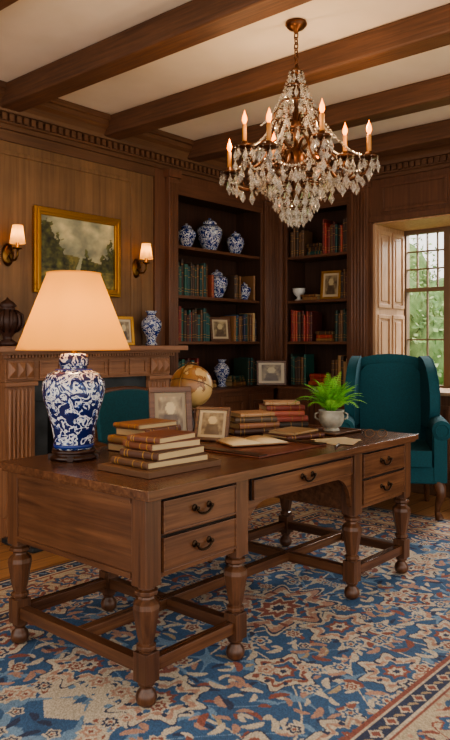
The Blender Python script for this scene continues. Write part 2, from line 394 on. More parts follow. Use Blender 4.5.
for k in range(10):
    a=2*pi*k/10
    o.tube([(.06*math.cos(a),.06*math.sin(a),.09),(.098*math.cos(a),.098*math.sin(a),.14),(.092*math.cos(a),.092*math.sin(a),.2),(.055*math.cos(a),.055*math.sin(a),.235)],[.006,.013,.012,.005],o.mats[0],6)
o.build((2.53,4.10,1.231))

# ---------------------------------------------------------------- fireplace
o=MB('fireplace_mantel')
FX0,FX1,FY=2.45,3.90,4.0
o.box(FX0,FX0+.22,FY,YW-.001,0,.999,M_mantel); o.box(FX1-.22,FX1,FY,YW-.001,0,.999,M_mantel)
o.box(FX0,FX1,FY,YW-.001,1.0,1.17,M_mantelX)
o.box(FX0-.03,FX1+.03,FY-.03,YW-.032,1.15,1.18,M_mantelX); o.box(FX0-.06,FX1+.06,FY-.06,YW-.032,1.175,1.195,M_mantelX); o.box(FX0-.12,FX1+.10,FY-.11,YW-.032,1.193,1.23,M_mantelX)
for k in range(60):
    x=FX0+.0+k*.0245
    if x<FX1: o.box(x,x+.013,FY-.045,FY-.02,1.155,1.176,M_mantelX)
for xa in (FX0+.0,FX1-.22):
    for i in range(6): o.tube([(xa+.035+i*.03,FY,.16),(xa+.035+i*.03,FY,.95)],.0105,M_mantel,8)
    o.box(xa-.015,xa+.235,FY-.03,FY+.01,0,.14,M_mantel); o.box(xa-.01,xa+.23,FY-.025,FY+.01,.97,1.0,M_mantelX)
    o.box(xa+.01,xa+.21,FY-.02,FY,1.015,1.14,M_mantel)
    cx,cz=xa+.11,1.077
    for sx in (-1,0,1):
        w=.03; c0=cx+sx*.065
        o.add([(c0-w,FY-.021,cz-.05),(c0+w,FY-.021,cz-.05),(c0+w,FY-.021,cz+.05),(c0-w,FY-.021,cz+.05),(c0,FY-.05,cz)],[(0,1,4),(1,2,4),(2,3,4),(3,0,4)],M_mantel)
for k in range(5):
    x=FX0+.25+k*.195
    panel_x(o,x,x+.175,1.015,1.135,FY,M_mantelX,.02,.012)
o.box(FX0+.22,FX1-.22,FY+.03,FY+.06,.86,1.0,M_slate); o.box(FX0+.22,FX0+.34,FY+.03,FY+.06,0,.859,M_slate); o.box(FX1-.34,FX1-.22,FY+.03,FY+.06,0,.859,M_slate)
o.box(FX0+.22,FX1-.22,YW-.03,YW-.002,0,1.0,M_black)  # black sheet behind the opening stands in for the dark, deep cavity
o.build(bevel=.003)
o=MB('fireplace_hearth'); o.box(FX0-.05,FX1+.05,3.62,3.965,0,.03,M_slate); o.build(bevel=.006)

# ---------------------------------------------------------------- painting
def paint_grid(o,w,h,nx,nz,y,fn,mat,M=None):
    vs=[];cs=[];fs=[]
    for j in range(nz+1):
        for i in range(nx+1):
            u,v=i/nx,j/nz; vs.append((-w/2+w*u,y,h*v)); cs.append(fn(u,v))
    for j in range(nz):
        for i in range(nx):
            a=j*(nx+1)+i; fs.append((a,a+1,a+nx+2,a+nx+1))
    off=len(o.v); o.add(vs,fs,mat,True,M)
    for k,c in enumerate(cs): o.c[off+k]=c
from mathutils import noise as mn
def landscape(u,v):
    n=mn.fractal(Vector((u*5,v*5,1.3)),1,2,5); n2=mn.fractal(Vector((u*14,v*14,7)),1,2,4)
    hor=.42+.05*math.sin(u*5)
    if v>hor: r,g,b=(168+60*n,162+50*n,130+30*n); 
    else: r,g,b=(110+60*n2,102+50*n2,56+24*n2)
    tree=max(.98-abs(u-.08)*1.9-.9*max(0,.45-v),.72-abs(u-.95)*2.0,.56-abs(u-.6)*2.2)+.16*n2+.1*n
    if v<tree and v>.25: r,g,b=(72+50*n2,72+50*n2,40+24*n2)
    if abs(u-.45-.25*(v-.1))<.05*(1-v*1.5) and v<hor: r,g,b=(160,158,126)
    f=lambda x:max(8,min(235,x)); return C(f(r),f(g),f(b))
def gilt_frame(o,w,h,fw,d,mat):
    for (x0,x1,z0,z1) in [(-w/2,w/2,0,fw),(-w/2,w/2,h-fw,h),(-w/2,-w/2+fw,fw,h-fw),(w/2-fw,w/2,fw,h-fw)]:
        o.box(x0,x1,-d,0,z0,z1,mat)
        ix=.3*fw
        if x1-x0>z1-z0: o.box(x0+ix,x1-ix,-d-.012,-d+.001,z0+ix,z1-ix,mat)
        else: o.box(x0+ix,x1-ix,-d-.0125,-d+.001,z0-fw*.7,z1+fw*.7,mat)
o=MB('landscape_painting'); w,h=.77,.60
gilt_frame(o,w,h,.055,.03,M_gold)
paint_grid(o,w-.1,h-.1,110,80,-.012,landscape,attrmat('oil_paint',.35,200,.1),T(0,0,.05))
o.box(-w/2+.02,w/2-.02,-.01,-.0005,.02,h-.02,M_stand)
o.build((3.18,YW-.001,1.60),bevel=.004)

M_photo=attrmat('photo_print',.3)
def picture_frame(w,h,loc,rz,tilt,fm,seed,fw=.022,mat_c=(188,170,140)):
    o=MB('picture_frame'); o.M=RX(-tilt)
    for (x0,x1,z0,z1) in [(-w/2,w/2,0,fw),(-w/2,w/2,h-fw,h),(-w/2,-w/2+fw,fw,h-fw),(w/2-fw,w/2,fw,h-fw)]: o.box(x0,x1,-.018,0,z0,z1,fm)
    o.box(-w/2+.003,w/2-.003,-.004,-.0005,.003,h-.003,M_stand)
    def fn(u,v):
        if min(u,1-u)<.13 or min(v,1-v)<.11: return C(*mat_c)
        n=mn.fractal(Vector((u*4+seed,v*4,seed)),1,2,4)
        e=math.hypot((u-.5)/.15,(v-.62)/.15); body=abs(u-.5)<.26-.25*(v-.2) and v<.5
        k=112+60*n
        if e<1: k=168
        elif body: k=74+20*n
        return C(max(0,min(255,k+20)),max(0,min(255,k+2)),max(0,min(255,k*.78)))
    paint_grid(o,w-2*fw+.002,h-2*fw+.002,28,32,-.008,fn,M_photo,T(0,0,fw))
    o.M=Matrix.Identity(4); top=RX(-tilt)@Vector((0,0.003,h*.75)); yb=h*math.sin(tilt)*1.0+.05
    o.tube([(0,top.y,top.z),(0,yb,.004)],.004,M_stand,6)
    return o.build(loc,rz,bevel=.0025)
FC=-math.radians(48.8)
M_fw=wood('frame_walnut',C(78,48,30),C(124,82,50),'X',.35)
DZ=.762
picture_frame(.215,.27,(2.47,2.52,DZ),FC+.25,.2,M_fw,3,.028,(140,122,92))
picture_frame(.18,.17,(2.60,2.37,DZ),FC-.35,.28,M_fw,9,.016,(180,164,134))
picture_frame(.22,.22,(4.82,4.28,S[1]),-.25,.12,M_fw,5)
picture_frame(.20,.27,(5.60,3.60,S[2]),-pi/2+.15,.12,M_gold,12)
picture_frame(.28,.23,(5.31,4.07,.852),FC+.05,.12,M_fw,15,.018)
picture_frame(.17,.22,(3.52,4.10,1.231),-.2,.12,M_gold,18)

# ---------------------------------------------------------------- sconces
M_sh=shade_mat('sconce_shade',C(222,182,118),.22)
def sconce(x):
    o=MB('wall_sconce')
    o.lathe([(0,-.0),(.035,0),(.045,.008),(.03,.016),(.0,.02)],M_brass,20,T(0,0,-.06)@RX(pi/2)@Matrix.Diagonal((1,1.7,1,1)))
    o.tube([(0,-.01,-.06),(0,-.05,-.10),(0,-.10,-.10),(0,-.125,-.07),(0,-.125,-.03)],.007,M_brass,8)
    o.tube([(0,-.01,-.02),(0,-.05,.0),(0,-.08,-.03),(0,-.06,-.06),(0,-.04,-.05)],.004,M_brass,8)
    o.lathe([(0,-.035),(.03,-.03),(.032,-.022),(.012,-.02),(.01,.04),(0,.04)],M_brass,16,T(0,-.125,0))
    vs=T(0,-.125,0); n=24
    o.lathe([(.052,.005),(.034,.125)],M_sh,n,vs); o.f=o.f[:-2]; o.m=o.m[:-2]; o.sm=o.sm[:-2]
    ob=o.build((x,YW-.001,1.90),recalc=False)
    light('sconce_light',(0,-.125,.07),.8,(1,.62,.30),.02,ob)
sconce(2.60); sconce(3.74)

# ---------------------------------------------------------------- rug
def rug():
    W,H=4.20,2.62; nx,ny=880,548
    x=np.linspace(-W/2,W/2,nx+1); y=np.linspace(-H/2,H/2,ny+1); X,Y=np.meshgrid(x,y)
    ax,ay=np.abs(X),np.abs(Y)
    def c(r,g,b): return np.array(C(r,g,b)[:3])
    BL=c(54,96,138); NV=c(42,58,92); CR=c(206,192,170); RU=c(148,86,74); SA=c(186,144,124); LB=c(118,150,178); GO=c(182,160,128)
    col=np.zeros(X.shape+(3,))+BL
    def put(m,cc): col[m]=cc
    def lobed(px,py,cx,cy,R,n,ph,cols,sq=1.0,mask=None):
        dx,dy=(px-cx),(py-cy)*sq; r=np.hypot(dx,dy); th=np.arctan2(dy,dx)
        q=r/(R*(1+.17*np.cos(n*th+ph)+.06*np.cos(2*n*th+1)))
        for lim,cc in cols:
            m=q<lim
            if mask is not None: m&=mask
            put(m,cc)
    def leaf(px,py,cx,cy,L,wd,a,cc,mask=None):
        dx,dy=px-cx,py-cy; u=dx*math.cos(a)+dy*math.sin(a); v=-dx*math.sin(a)+dy*math.cos(a)+.25*u*u/L
        m=(u/L)**2+(v/wd)**2<1
        if mask is not None: m&=mask
        put(m,cc)
    f1=np.sin(9*ax+2.2*np.sin(5*ay))+np.sin(8*ay+2*np.sin(6*ax)); put(np.abs(f1)<.08,CR)
    f2=np.sin(15*ax+1.5*np.cos(9*ay)+1)*1.0+np.cos(14*ay+1.7*np.sin(7*ax)); put(np.abs(f2)<.07,LB)
    r=random.Random(3)
    for k in range(290):
        leaf(ax,ay,r.uniform(0,1.7),r.uniform(0,.95),r.uniform(.018,.045),r.uniform(.008,.015),r.uniform(0,pi),r.choice([CR,CR,SA,LB,LB,RU,NV,GO]))
    big=[(.50,.40),(.95,.20),(1.05,.66),(.22,.72),(1.45,.40),(.72,.84),(1.38,.90),(0,.33)]
    for i,(cx,cy) in enumerate(big):
        R=r.uniform(.13,.17)
        lobed(ax,ay,cx,cy,R,[6,8,5,7][i%4],r.uniform(0,6),[(1.0,NV),(.95,CR),(.76,SA if i%2 else RU),(.60,CR),(.53,BL),(.34,RU),(.22,CR),(.1,NV)],1.15)
        for k in range(11):
            a=2*pi*k/11+i; leaf(ax,ay,cx+math.cos(a)*R*1.32,cy+math.sin(a)*R*1.2,.042,.015,a+pi/2+.5,[CR,RU,SA,CR][k%4])
            leaf(ax,ay,cx+math.cos(a+.2)*R*1.65,cy+math.sin(a+.2)*R*1.5,.03,.011,a+.4,[CR,SA,CR][k%3])
        for k in range(16):
            a=2*pi*k/16+i; leaf(ax,ay,cx+math.cos(a)*R*.7,cy+math.sin(a)*R*.62,.014,.009,a,[NV,CR][k%2])
    for k in range(58):
        cx,cy=r.uniform(.0,1.7),r.uniform(.0,.95); 
        lobed(ax,ay,cx,cy,r.uniform(.025,.05),r.choice([5,6,8]),r.uniform(0,6),[(1,CR),(.70,r.choice([RU,SA,NV,BL])),(.42,CR),(.22,RU)])
    lobed(X,Y,0,0,.30,8,0,[(1,CR),(.94,NV),(.88,SA),(.70,CR),(.64,BL),(.42,CR),(.36,RU),(.20,CR),(.12,NV)],1.4)
    for k in range(20):
        a=2*pi*k/20; leaf(X,Y,.24*math.cos(a),.17*math.sin(a),.03,.012,a+.5,[CR,RU][k%2])
        leaf(X,Y,.16*math.cos(a+.2),.115*math.sin(a+.2),.022,.009,a+pi/2,[CR,RU][k%2])
    d=np.minimum(W/2-ax,H/2-ay); side=(W/2-ax)<(H/2-ay)
    s=np.where(side,Y,X)
    def stripe(a,b,cc): put((d>=a)&(d<b),cc)
    stripe(0,.50,CR)
    stripe(0,.018,NV); stripe(.018,.03,CR)
    stripe(.03,.10,NV); stripe(.10,.112,CR); stripe(.112,.125,RU)
    stripe(.125,.38,c(196,180,154)); stripe(.38,.392,RU); stripe(.392,.402,CR); stripe(.402,.47,NV); stripe(.47,.48,CR); stripe(.48,.50,RU)
    def rep(p,mid,off=0): return (s+off)%p-p/2, d-mid
    mk=(d>.03)&(d<.10); a,b=rep(.11,.065); lobed(a,b,0,0,.026,5,0,[(1,CR),(.6,RU)],1,mk); a,b=rep(.11,.065,.055); leaf(a,b,0,0,.022,.008,.7,LB,mk)
    mk=(d>.402)&(d<.47); a,b=rep(.10,.436); lobed(a,b,0,0,.024,4,0,[(1,CR),(.6,RU)],1,mk); a,b=rep(.10,.436,.05); leaf(a,b,0,0,.02,.008,-.6,GO,mk)
    mk=(d>.125)&(d<.38)
    vine=.2525+.055*np.sin(s*2*pi/.42); put(mk&(np.abs(d-vine)<.006),BL)
    vine=.2525-.075*np.sin(s*2*pi/.21); put(mk&(np.abs(d-vine)<.005),RU)
    for off,md,R,cs in [(0,.2525,.09,[(1,NV),(.93,RU),(.7,CR),(.6,BL),(.4,SA),(.2,CR)]),(.21,.2525,.07,[(1,RU),(.9,BL),(.6,CR),(.5,RU),(.25,CR)])]:
        a,b=rep(.42,md,off); lobed(a,b,0,0,R,7,1,cs,1,mk)
    for off,md,an in [(.07,.17,.6),(.14,.33,-.6),(.28,.17,-.5),(.35,.33,.7),(.105,.345,.2),(.315,.15,1.2),(.105,.20,2),(.315,.31,-1),(.03,.35,.9),(.24,.155,-.9)]:
        a,b=rep(.42,md,off); leaf(a,b,0,0,.028,.010,an,BL if an>0 else RU,mk)
        a,b=rep(.42,md+.02,off+.03); leaf(a,b,0,0,.012,.008,an,SA,mk)
    n=rng.rand(ny+1,nx+1,1); lo=np.kron(rng.rand(36,56),np.ones((16,16)))[:ny+1,:nx+1]
    for _ in range(3):
        for sft in (1,2,4,8): lo=(lo+np.roll(lo,sft,0)+np.roll(lo,-sft,0)+np.roll(lo,sft,1)+np.roll(lo,-sft,1))/5
    col=col*(.68+.5*n)*(.82+.38*lo[...,None]); col=col*.92+.08*c(150,138,122)
    Z=np.full(X.shape,.012)
    V=np.stack([X,Y,Z],-1).reshape(-1,3)
    idx=np.arange((nx+1)*(ny+1)).reshape(ny+1,nx+1)
    F=np.stack([idx[:-1,:-1],idx[:-1,1:],idx[1:,1:],idx[1:,:-1]],-1).reshape(-1,4)
    ring=np.concatenate([idx[0,:],idx[1:,-1],idx[-1,-2::-1],idx[-2:0:-1,0]])
    nb=len(V); low=V[ring].copy(); low[:,2]=0.0005
    k=np.arange(len(ring)); k2=(k+1)%len(ring)
    SF=np.stack([ring,nb+k,nb+k2,ring[k2]],-1)
    V=np.vstack([V,low]); F=np.vstack([F,SF])
    colr=np.vstack([col.reshape(-1,3),col.reshape(-1,3)[ring]]); colr=np.hstack([colr,np.ones((len(colr),1))])
    me=bpy.data.meshes.new('persian_rug'); me.vertices.add(len(V)); me.vertices.foreach_set('co',V.ravel())
    me.loops.add(F.size); me.loops.foreach_set('vertex_index',F.ravel().astype(np.int32))
    me.polygons.add(len(F)); me.polygons.foreach_set('loop_start',np.arange(0,F.size,4).astype(np.int32)); 
    me.update(calc_edges=True); me.validate()
    ca=me.color_attributes.new('Col','FLOAT_COLOR','POINT'); ca.data.foreach_set('color',colr.astype(np.float32).ravel())
    me.materials.append(attrmat('rug_wool',.95,160,.5))
    ob=bpy.data.objects.new('persian_rug',me); bpy.context.scene.collection.objects.link(ob); ob.location=(2.65,1.99,0)
rug()

# ---------------------------------------------------------------- desk
M_gunm=simple('dark_brass_pull',C(58,44,32),.35,.9)
o=MB('writing_desk')
LX=[-.925,-.455,.415,.925]; LY=[-.385,.385]
o.box(-.985,.975,-.46,.46,.722,.748,M_deskX); o.box(-.972,.965,-.447,.447,.7092,.7215,M_deskX)
for (a,b) in ((-.955,-.425),(.385,.955)): o.box(a,b,-.41,.41,.43,.709,M_deskX)
o.box(-.4245,.3845,-.405,.405,.60,.708,M_deskX)
for x in LX:
    for y in LY:
        o.box(x-.036,x+.036,y-.036,y+.036,.41,.7085,M_deskZ)
        leg=[(.030,.41),(.030,.402),(.042,.396),(.042,.384),(.028,.376),(.030,.368),(.047,.352),(.049,.335),(.043,.30),(.033,.24),(.026,.215),(.036,.208),(.036,.196),(.027,.19),(.027,.18)][::-1]
        o.lathe(leg,M_deskZ,8,T(x,y,0),False,ph=pi/8)
        o.box(x-.032,x+.032,y-.032,y+.032,.085,.185,M_deskZ)
        o.lathe([(.020,0),(.034,.012),(.038,.03),(.032,.05),(.022,.06),(.022,.068),(.03,.074),(.03,.086)],M_deskZ,16,T(x,y,0))
    o.box(x-.02,x+.02,-.36,.36,.11,.155,M_deskY)
o.box(-.905,.905,-.022,.022,.112,.156,M_deskX)
for y in LY:
    o.box(LX[0]+.02,LX[1]-.02,y-.019,y+.019,.11,.155,M_deskX); o.box(LX[2]+.02,LX[3]-.02,y-.019,y+.019,.11,.155,M_deskX)
def drawer(x0,x1,z0,z1,sg):
    yf=.413*sg
    def bx(a,b,c,d,t0,t1,m):
        ya,yb=sorted((yf+sg*t0,yf+sg*t1)); o.box(a,b,ya,yb,c,d,m)
    bx(x0-.004,x1+.004,z0-.004,z1+.004,-.01,.002,M_gap)
    bx(x0,x1,z0,z1,0,.012,M_deskX)
    for (a,b,c,d) in [(x0,x1,z0,z0+.007),(x0,x1,z1-.007,z1),(x0,x0+.007,z0+.007,z1-.007),(x1-.007,x1,z0+.007,z1-.007)]: bx(a,b,c,d,.01,.016,M_deskX)
    cx,cz=(x0+x1)/2,(z0+z1)/2+.008; Y=yf+sg*.012
    for s2 in (-1,1): 
        o.lathe([(.013,0),(.012,.004),(.005,.006),(.005,.016),(.008,.02),(0,.023)],M_gunm,12,T(cx+s2*.038,Y,cz)@RX(pi/2 if sg<0 else -pi/2))
    o.tube([(cx+math.cos(a)*.038,Y+sg*.016,cz-math.sin(a)*.024) for a in [pi*i/10 for i in range(11)]],.0045,M_gunm,8)
for sg in (-1,1):
    for (a,b) in ((-.883,-.497),(.457,.883)):
        drawer(a,b,.582,.695,sg); drawer(a,b,.45,.568,sg)
    drawer(-.39,.35,.617,.695,sg)
    for (xc,dx) in ((-.419,1),(.379,-1)):
        pts=[(xc,.60),(xc+dx*.16,.60)]
        for i in range(1,9):
            a=pi/2*i/8; pts.append((xc+dx*(.14-.13*math.sin(a)),.60-.13+.13*math.cos(a)-.0))
        pts.append((xc,.45))
        o.prism(pts,.393*sg-.011,.393*sg+.011,M_deskX)
for sg in (-1,1):
    x=.955*sg
    def ex(t0,t1,a,b,c,d): 
        xa,xb=sorted((x+sg*t0,x+sg*t1)); o.box(xa,xb,a,b,c,d,M_deskY)
    ex(-.001,.003,-.346,.346,.431,.707)
    ex(.0035,.009,-.346,.346,.431,.452); ex(.0035,.009,-.346,.346,.69,.707)
desk=o.build((2.565,2.18,.0125),bevel=.0035)

# ---------------------------------------------------------------- desk lamp
M_lampporc=porcelain('lamp_porcelain',25,.53,C(24,36,84))
M_shade=shade_mat('lamp_shade_linen',C(222,166,84),.36)
o=MB('table_lamp')
o.lathe([(0,0),(.095,0),(.10,.008),(.09,.018),(.082,.022),(.092,.03),(.09,.042),(0,.042)],M_stand,32)
for k in range(4):
    a=pi/4+k*pi/2; o.box(-.014,.014,-.012,.012,0,.02,M_stand,T(.092*math.cos(a),.092*math.sin(a),0)@RZ(a))
z0=.042
o.lathe([(0,z0),(.078,z0),(.084,z0+.01),(.082,z0+.03),(.090,z0+.08),(.106,z0+.15),(.125,z0+.21),(.132,z0+.25),(.128,z0+.285),(.108,z0+.315),(.077,z0+.332),(.06,z0+.336)],M_lampporc,48)
o.lathe([(.086,z0+.008),(.0855,z0+.022),(.08,z0+.024)],M_blueband,40)
o.lathe([(.06,z0+.334),(.058,z0+.338),(.056,z0+.35),(.062,z0+.352),(.062,z0+.385),(.052,z0+.40),(.02,z0+.405)],M_lampporc,40)
o.lathe([(.0785,z0+.328),(.077,z0+.336),(.06,z0+.34)],M_blueband,40)
o.lathe([(.022,z0+.403),(.012,z0+.41),(.01,z0+.45),(.017,z0+.455),(.017,z0+.5),(0,z0+.5)],M_brass,16)
o.lathe([(0,z0+.50),(.02,z0+.51),(.03,z0+.55),(.02,z0+.585),(0,z0+.59)],emis('bulb_glow',C(255,190,110),4),16)
for s2 in (-1,1): o.tube([(0,0,z0+.46),(s2*.05,0,z0+.5),(s2*.055,0,z0+.6),(s2*.03,0,z0+.71),(0,0,z0+.735)],.0025,M_brass,6)
lamp=o.build((1.832,2.458,DZ),bevel=0)
o=MB('shade'); sz0,sz1=.458,.785
prof=[(.235,sz0),(.236,sz0+.005),(.112,sz1-.004),(.112,sz1)]
o.lathe(prof,M_shade,64); o.f=o.f[:-2]; o.m=o.m[:-2]; o.sm=o.sm[:-2]
for r_,z_ in ((.236,sz0+.003),(.113,sz1-.003)):
    o.tube([(r_*math.cos(2*pi*i/48),r_*math.sin(2*pi*i/48),z_) for i in range(49)],.003,M_shade,6)
for k in range(3): o.tube([(0,0,sz1-.012),(.111*math.cos(k*2.094),.111*math.sin(k*2.094),sz1-.012)],.0018,M_brass,5)
o.build(recalc=False,parent=lamp)
light('lamp_bulb',(0,0,.58),9,(1,.68,.34),.05,lamp)

# ---------------------------------------------------------------- desk books
def fb(o,cx,cy,z,L,W,Tk,ang,col):
    book(o,L,W,Tk,T(cx,cy,z)@RZ(ang)@T(-L/2,-W/2,0),col)
o=MB('stack_of_books'); z=0; H_=-pi/2
o.box(-.20,.19,-.145,.145,0,.022,M_book,None,C(98,66,42)); z=.0225
for (cx,cy,L,W,t,a,c_) in [(.0,.0,.22,.31,.026,H_-.06,(92,62,42)),(.015,.0,.20,.27,.030,H_+.05,(84,52,36)),(.02,.01,.18,.245,.028,H_-.10,(112,66,44)),(.01,.0,.16,.225,.024,H_+.1,(104,60,42))]:
    fb(o,cx,cy,z,L,W,t,a,c_); z+=t+.0006
o.build((1.925,2.02,DZ))
o=MB('stack_of_books'); z=0
for (cx,cy,L,W,t,a,c_) in [(0,0,.30,.21,.034,.1,(96,52,32)),(.0,.0,.20,.28,.032,H_,(150,112,74)),(.01,0,.25,.18,.034,.12,(94,56,40)),(0,0,.17,.24,.022,H_,(130,90,60))]:
    fb(o,cx,cy,z,L,W,t,a,c_); z+=t+.0006
o.build((2.23,2.44,DZ))
o=MB('stack_of_books'); z=0
for (cx,cy,L,W,t,a,c_) in [(0,0,.27,.2,.03,-.5,(72,46,36)),(.0,.0,.25,.18,.03,-.35,(146,98,70)),(.0,0,.24,.17,.028,-.55,(88,70,54)),(0,0,.21,.15,.022,-.4,(170,130,94))]:
    fb(o,cx,cy,z,L,W,t,a,c_); z+=t+.0006
o.build((3.01,2.45,DZ))
o=MB('stack_of_books'); z=0
for (cx,cy,L,W,t,a,c_) in [(0,0,.27,.2,.034,-.7,(62,50,44)),(.0,.0,.26,.19,.032,-.6,(156,78,66)),(.0,0,.24,.18,.03,-.75,(176,98,80)),(0,0,.23,.16,.03,-.6,(126,60,50)),(0,0,.2,.15,.02,-.8,(180,146,112))]:
    fb(o,cx,cy,z,L,W,t,a,c_); z+=t+.0006
o.build((3.34,2.49,DZ))
o=MB('desk_blotter'); ML=speck('oxblood_leather',C(98,52,38),C(122,70,52),40,.4,.1)
o.box(-.26,.26,-.2,.2,0,.006,ML); 
for s2 in (-1,1): o.box(s2*.23-.03,s2*.23+.03,-.2,.2,.0062,.012,M_stand)
o.build((2.60,2.06,DZ),bevel=.002)
o=MB('open_book'); pgm=C(210,188,150)
o.box(-.15,.15,-.10,.10,0,.004,M_book,None,C(130,90,56))
for s2 in (-1,1):
    pts=[(0,.004)]+[(s2*.14*i/8,.004+.016*math.sin(pi*(.12+.8*i/8))) for i in range(9)]+[(s2*.142,.004)]
    o.prism(pts,-.094,.094,M_book,None,True,pgm)
o.build((2.63,2.13,DZ+.0125),-.45)
o=MB('notebook'); fb(o,0,0,0,.26,.19,.022,.0,(84,46,36)); fb(o,.01,.01,.0225,.22,.16,.014,.25,(160,130,96)); o.build((3.00,2.16,DZ),-.2)
o=MB('loose_papers')
for k,(px,py,a) in enumerate([(0,0,.1),(.03,.02,-.25),(.015,-.03,.5)]):
    o.box(-.105,.105,-.075,.075,k*.0012,k*.0012+.001,M_book,T(px,py,0)@RZ(a),C(206-8*k,188-8*k,154-8*k))
o.build((3.0,1.90,DZ),-.15)
o=MB('fountain_pen'); o.tube([(-.07,0,.005),(-.06,0,.006),(.03,0,.006),(.05,0,.005),(.068,0,.002)],[.003,.005,.005,.004,.0008],M_stand,10); o.tube([(-.01,0,.006),(-.005,0,.006)],.0055,M_brass,10); o.build((2.86,1.80,DZ),.4)
o=MB('reading_glasses'); 
for s2 in (-1,1):
    o.tube([(s2*.032+.024*math.cos(a),0,.022+.02*math.sin(a)) for a in [2*pi*i/20 for i in range(21)]],.0016,M_brass,6)
    o.tube([(s2*.056,0,.03),(s2*.058,.06,.028),(s2*.055,.12,.004)],.0015,M_brass,6)
o.tube([(-.009,0,.026),(0,0,.03),(.009,0,.026)],.0016,M_brass,6); o.build((3.26,1.82,DZ),-.9)

# ---------------------------------------------------------------- globe
def globe_mat():
    m,nt,b=newmat('antique_globe'); v=coords(nt)
    n=N(nt,'ShaderNodeTexNoise'); n.inputs['Scale'].default_value=7; n.inputs['Detail'].default_value=6; nt.links.new(v,n.inputs['Vector'])
    r=ramp(nt,[(.0,C(180,144,94)),(.49,C(192,158,106)),(.5,C(112,72,40)),(.52,C(152,106,62)),(.6,C(138,96,54)),(.7,C(120,102,62))])
    nt.links.new(n.outputs['Fac'],r.inputs['Fac']); nt.links.new(r.outputs['Color'],b.inputs['Base Color']); b.inputs['Roughness'].default_value=.3; return m
o=MB('desk_globe'); R=.113; zc=.262
o.sphere((0,0,zc),R,globe_mat(),40)
o.lathe([(0,0),(.075,0),(.078,.012),(.06,.022),(.03,.03),(.016,.045),(.02,.07),(.012,.09),(.012,.115),(.018,.125),(0,.135)],M_stand,24)
Mr=T(0,0,zc)@RZ(FC+1.1)@RY(.4)
o.tube([((R+.011)*math.cos(a),0,(R+.011)*math.sin(a)) for a in [2*pi*i/48 for i in range(49)]],.004,M_brass,8,Mr)
o.tube([(0,0,-(R+.012)),(0,0,R+.012)],.003,M_brass,8,Mr)
o.sphere((0,0,R+.014),.007,M_brass,10,Mr)
o.tube([((R+.001)*math.cos(a),(R+.001)*math.sin(a),0) for a in [2*pi*i/48 for i in range(49)]],.0015,M_stand,6,Mr)
o.build((2.672,2.575,DZ))

# ---------------------------------------------------------------- fern
o=MB('potted_fern')
MP=speck('stoneware',C(132,124,110),C(178,170,152),14,.5)
k_=.80
o.lathe([(r*k_,z*k_) for r,z in [(0,0),(.055,0),(.057,.01),(.046,.016),(.046,.02),(.066,.034),(.083,.065),(.087,.10),(.080,.125),(.088,.135),(.088,.143),(.078,.14),(.07,.12),(0,.118)]],MP,32)
for s2 in (-1,1): o.tube([(s2*.066,0,.06),(s2*.088,0,.07),(s2*.088,0,.093),(s2*.068,0,.10)],.005,MP,8,RZ(FC))
MLf=attrmat('fern_leaf',.6)
rr=random.Random(11)
NF=52
for k in range(NF):
    az=(2*pi*(k*.381966))%(2*pi)+rr.uniform(-.2,.2); u=k/NF; lean=.15+1.15*u+rr.uniform(-.08,.08); L=rr.uniform(.19,.245)
    cg=rr.choice([(118,184,62),(96,166,52),(78,148,46),(138,200,80)]); cc=C(*cg)
    ca,sa=math.cos(az),math.sin(az)
    # arching frond: angle from vertical grows along its length
    pp=[Vector((.01*ca,.01*sa,.095))]; NS=18
    for i in range(NS):
        ang=lean*.55+(lean*.9+.55)*(i/NS)**1.5; st=L/NS
        pp.append(pp[-1]+Vector((math.sin(ang)*ca,math.sin(ang)*sa,math.cos(ang)))*st)
    o.tube(pp[::3],[.0018]*(len(pp[::3])-1)+[.0006],MLf,4,None,cc)
    side=Vector((-sa,ca,0))
    for i in range(4,NS+1):
        t=i/NS; p=pp[i]; tg=(pp[i]-pp[i-1]).normalized(); l=.036*math.sin(pi*(.22+t*.74))**.8+.002; w=.0030
        for s2 in (-1,1):
            d=(side*s2*.95+tg*.32).normalized(); up=Vector((0,0,-.15*l))
            o.add([p,p+d*l*.45+tg*w,p+d*l+up,p+d*l*.45-tg*w],[(0,1,2,3)],MLf,False,None,cc)
o.build((3.29,2.11,DZ+.009),recalc=False)
o=MB('serving_tray'); o.box(-.13,.13,-.11,.11,0,.008,M_fw)
for q in [(-.13,.13,-.11,-.10),(-.13,.13,.10,.11),(-.13,-.12,-.10,.10),(.12,.13,-.10,.10)]: o.box(q[0],q[1],q[2],q[3],0,.0135,M_fw)
o.build((3.29,2.11,DZ),0,bevel=.002)

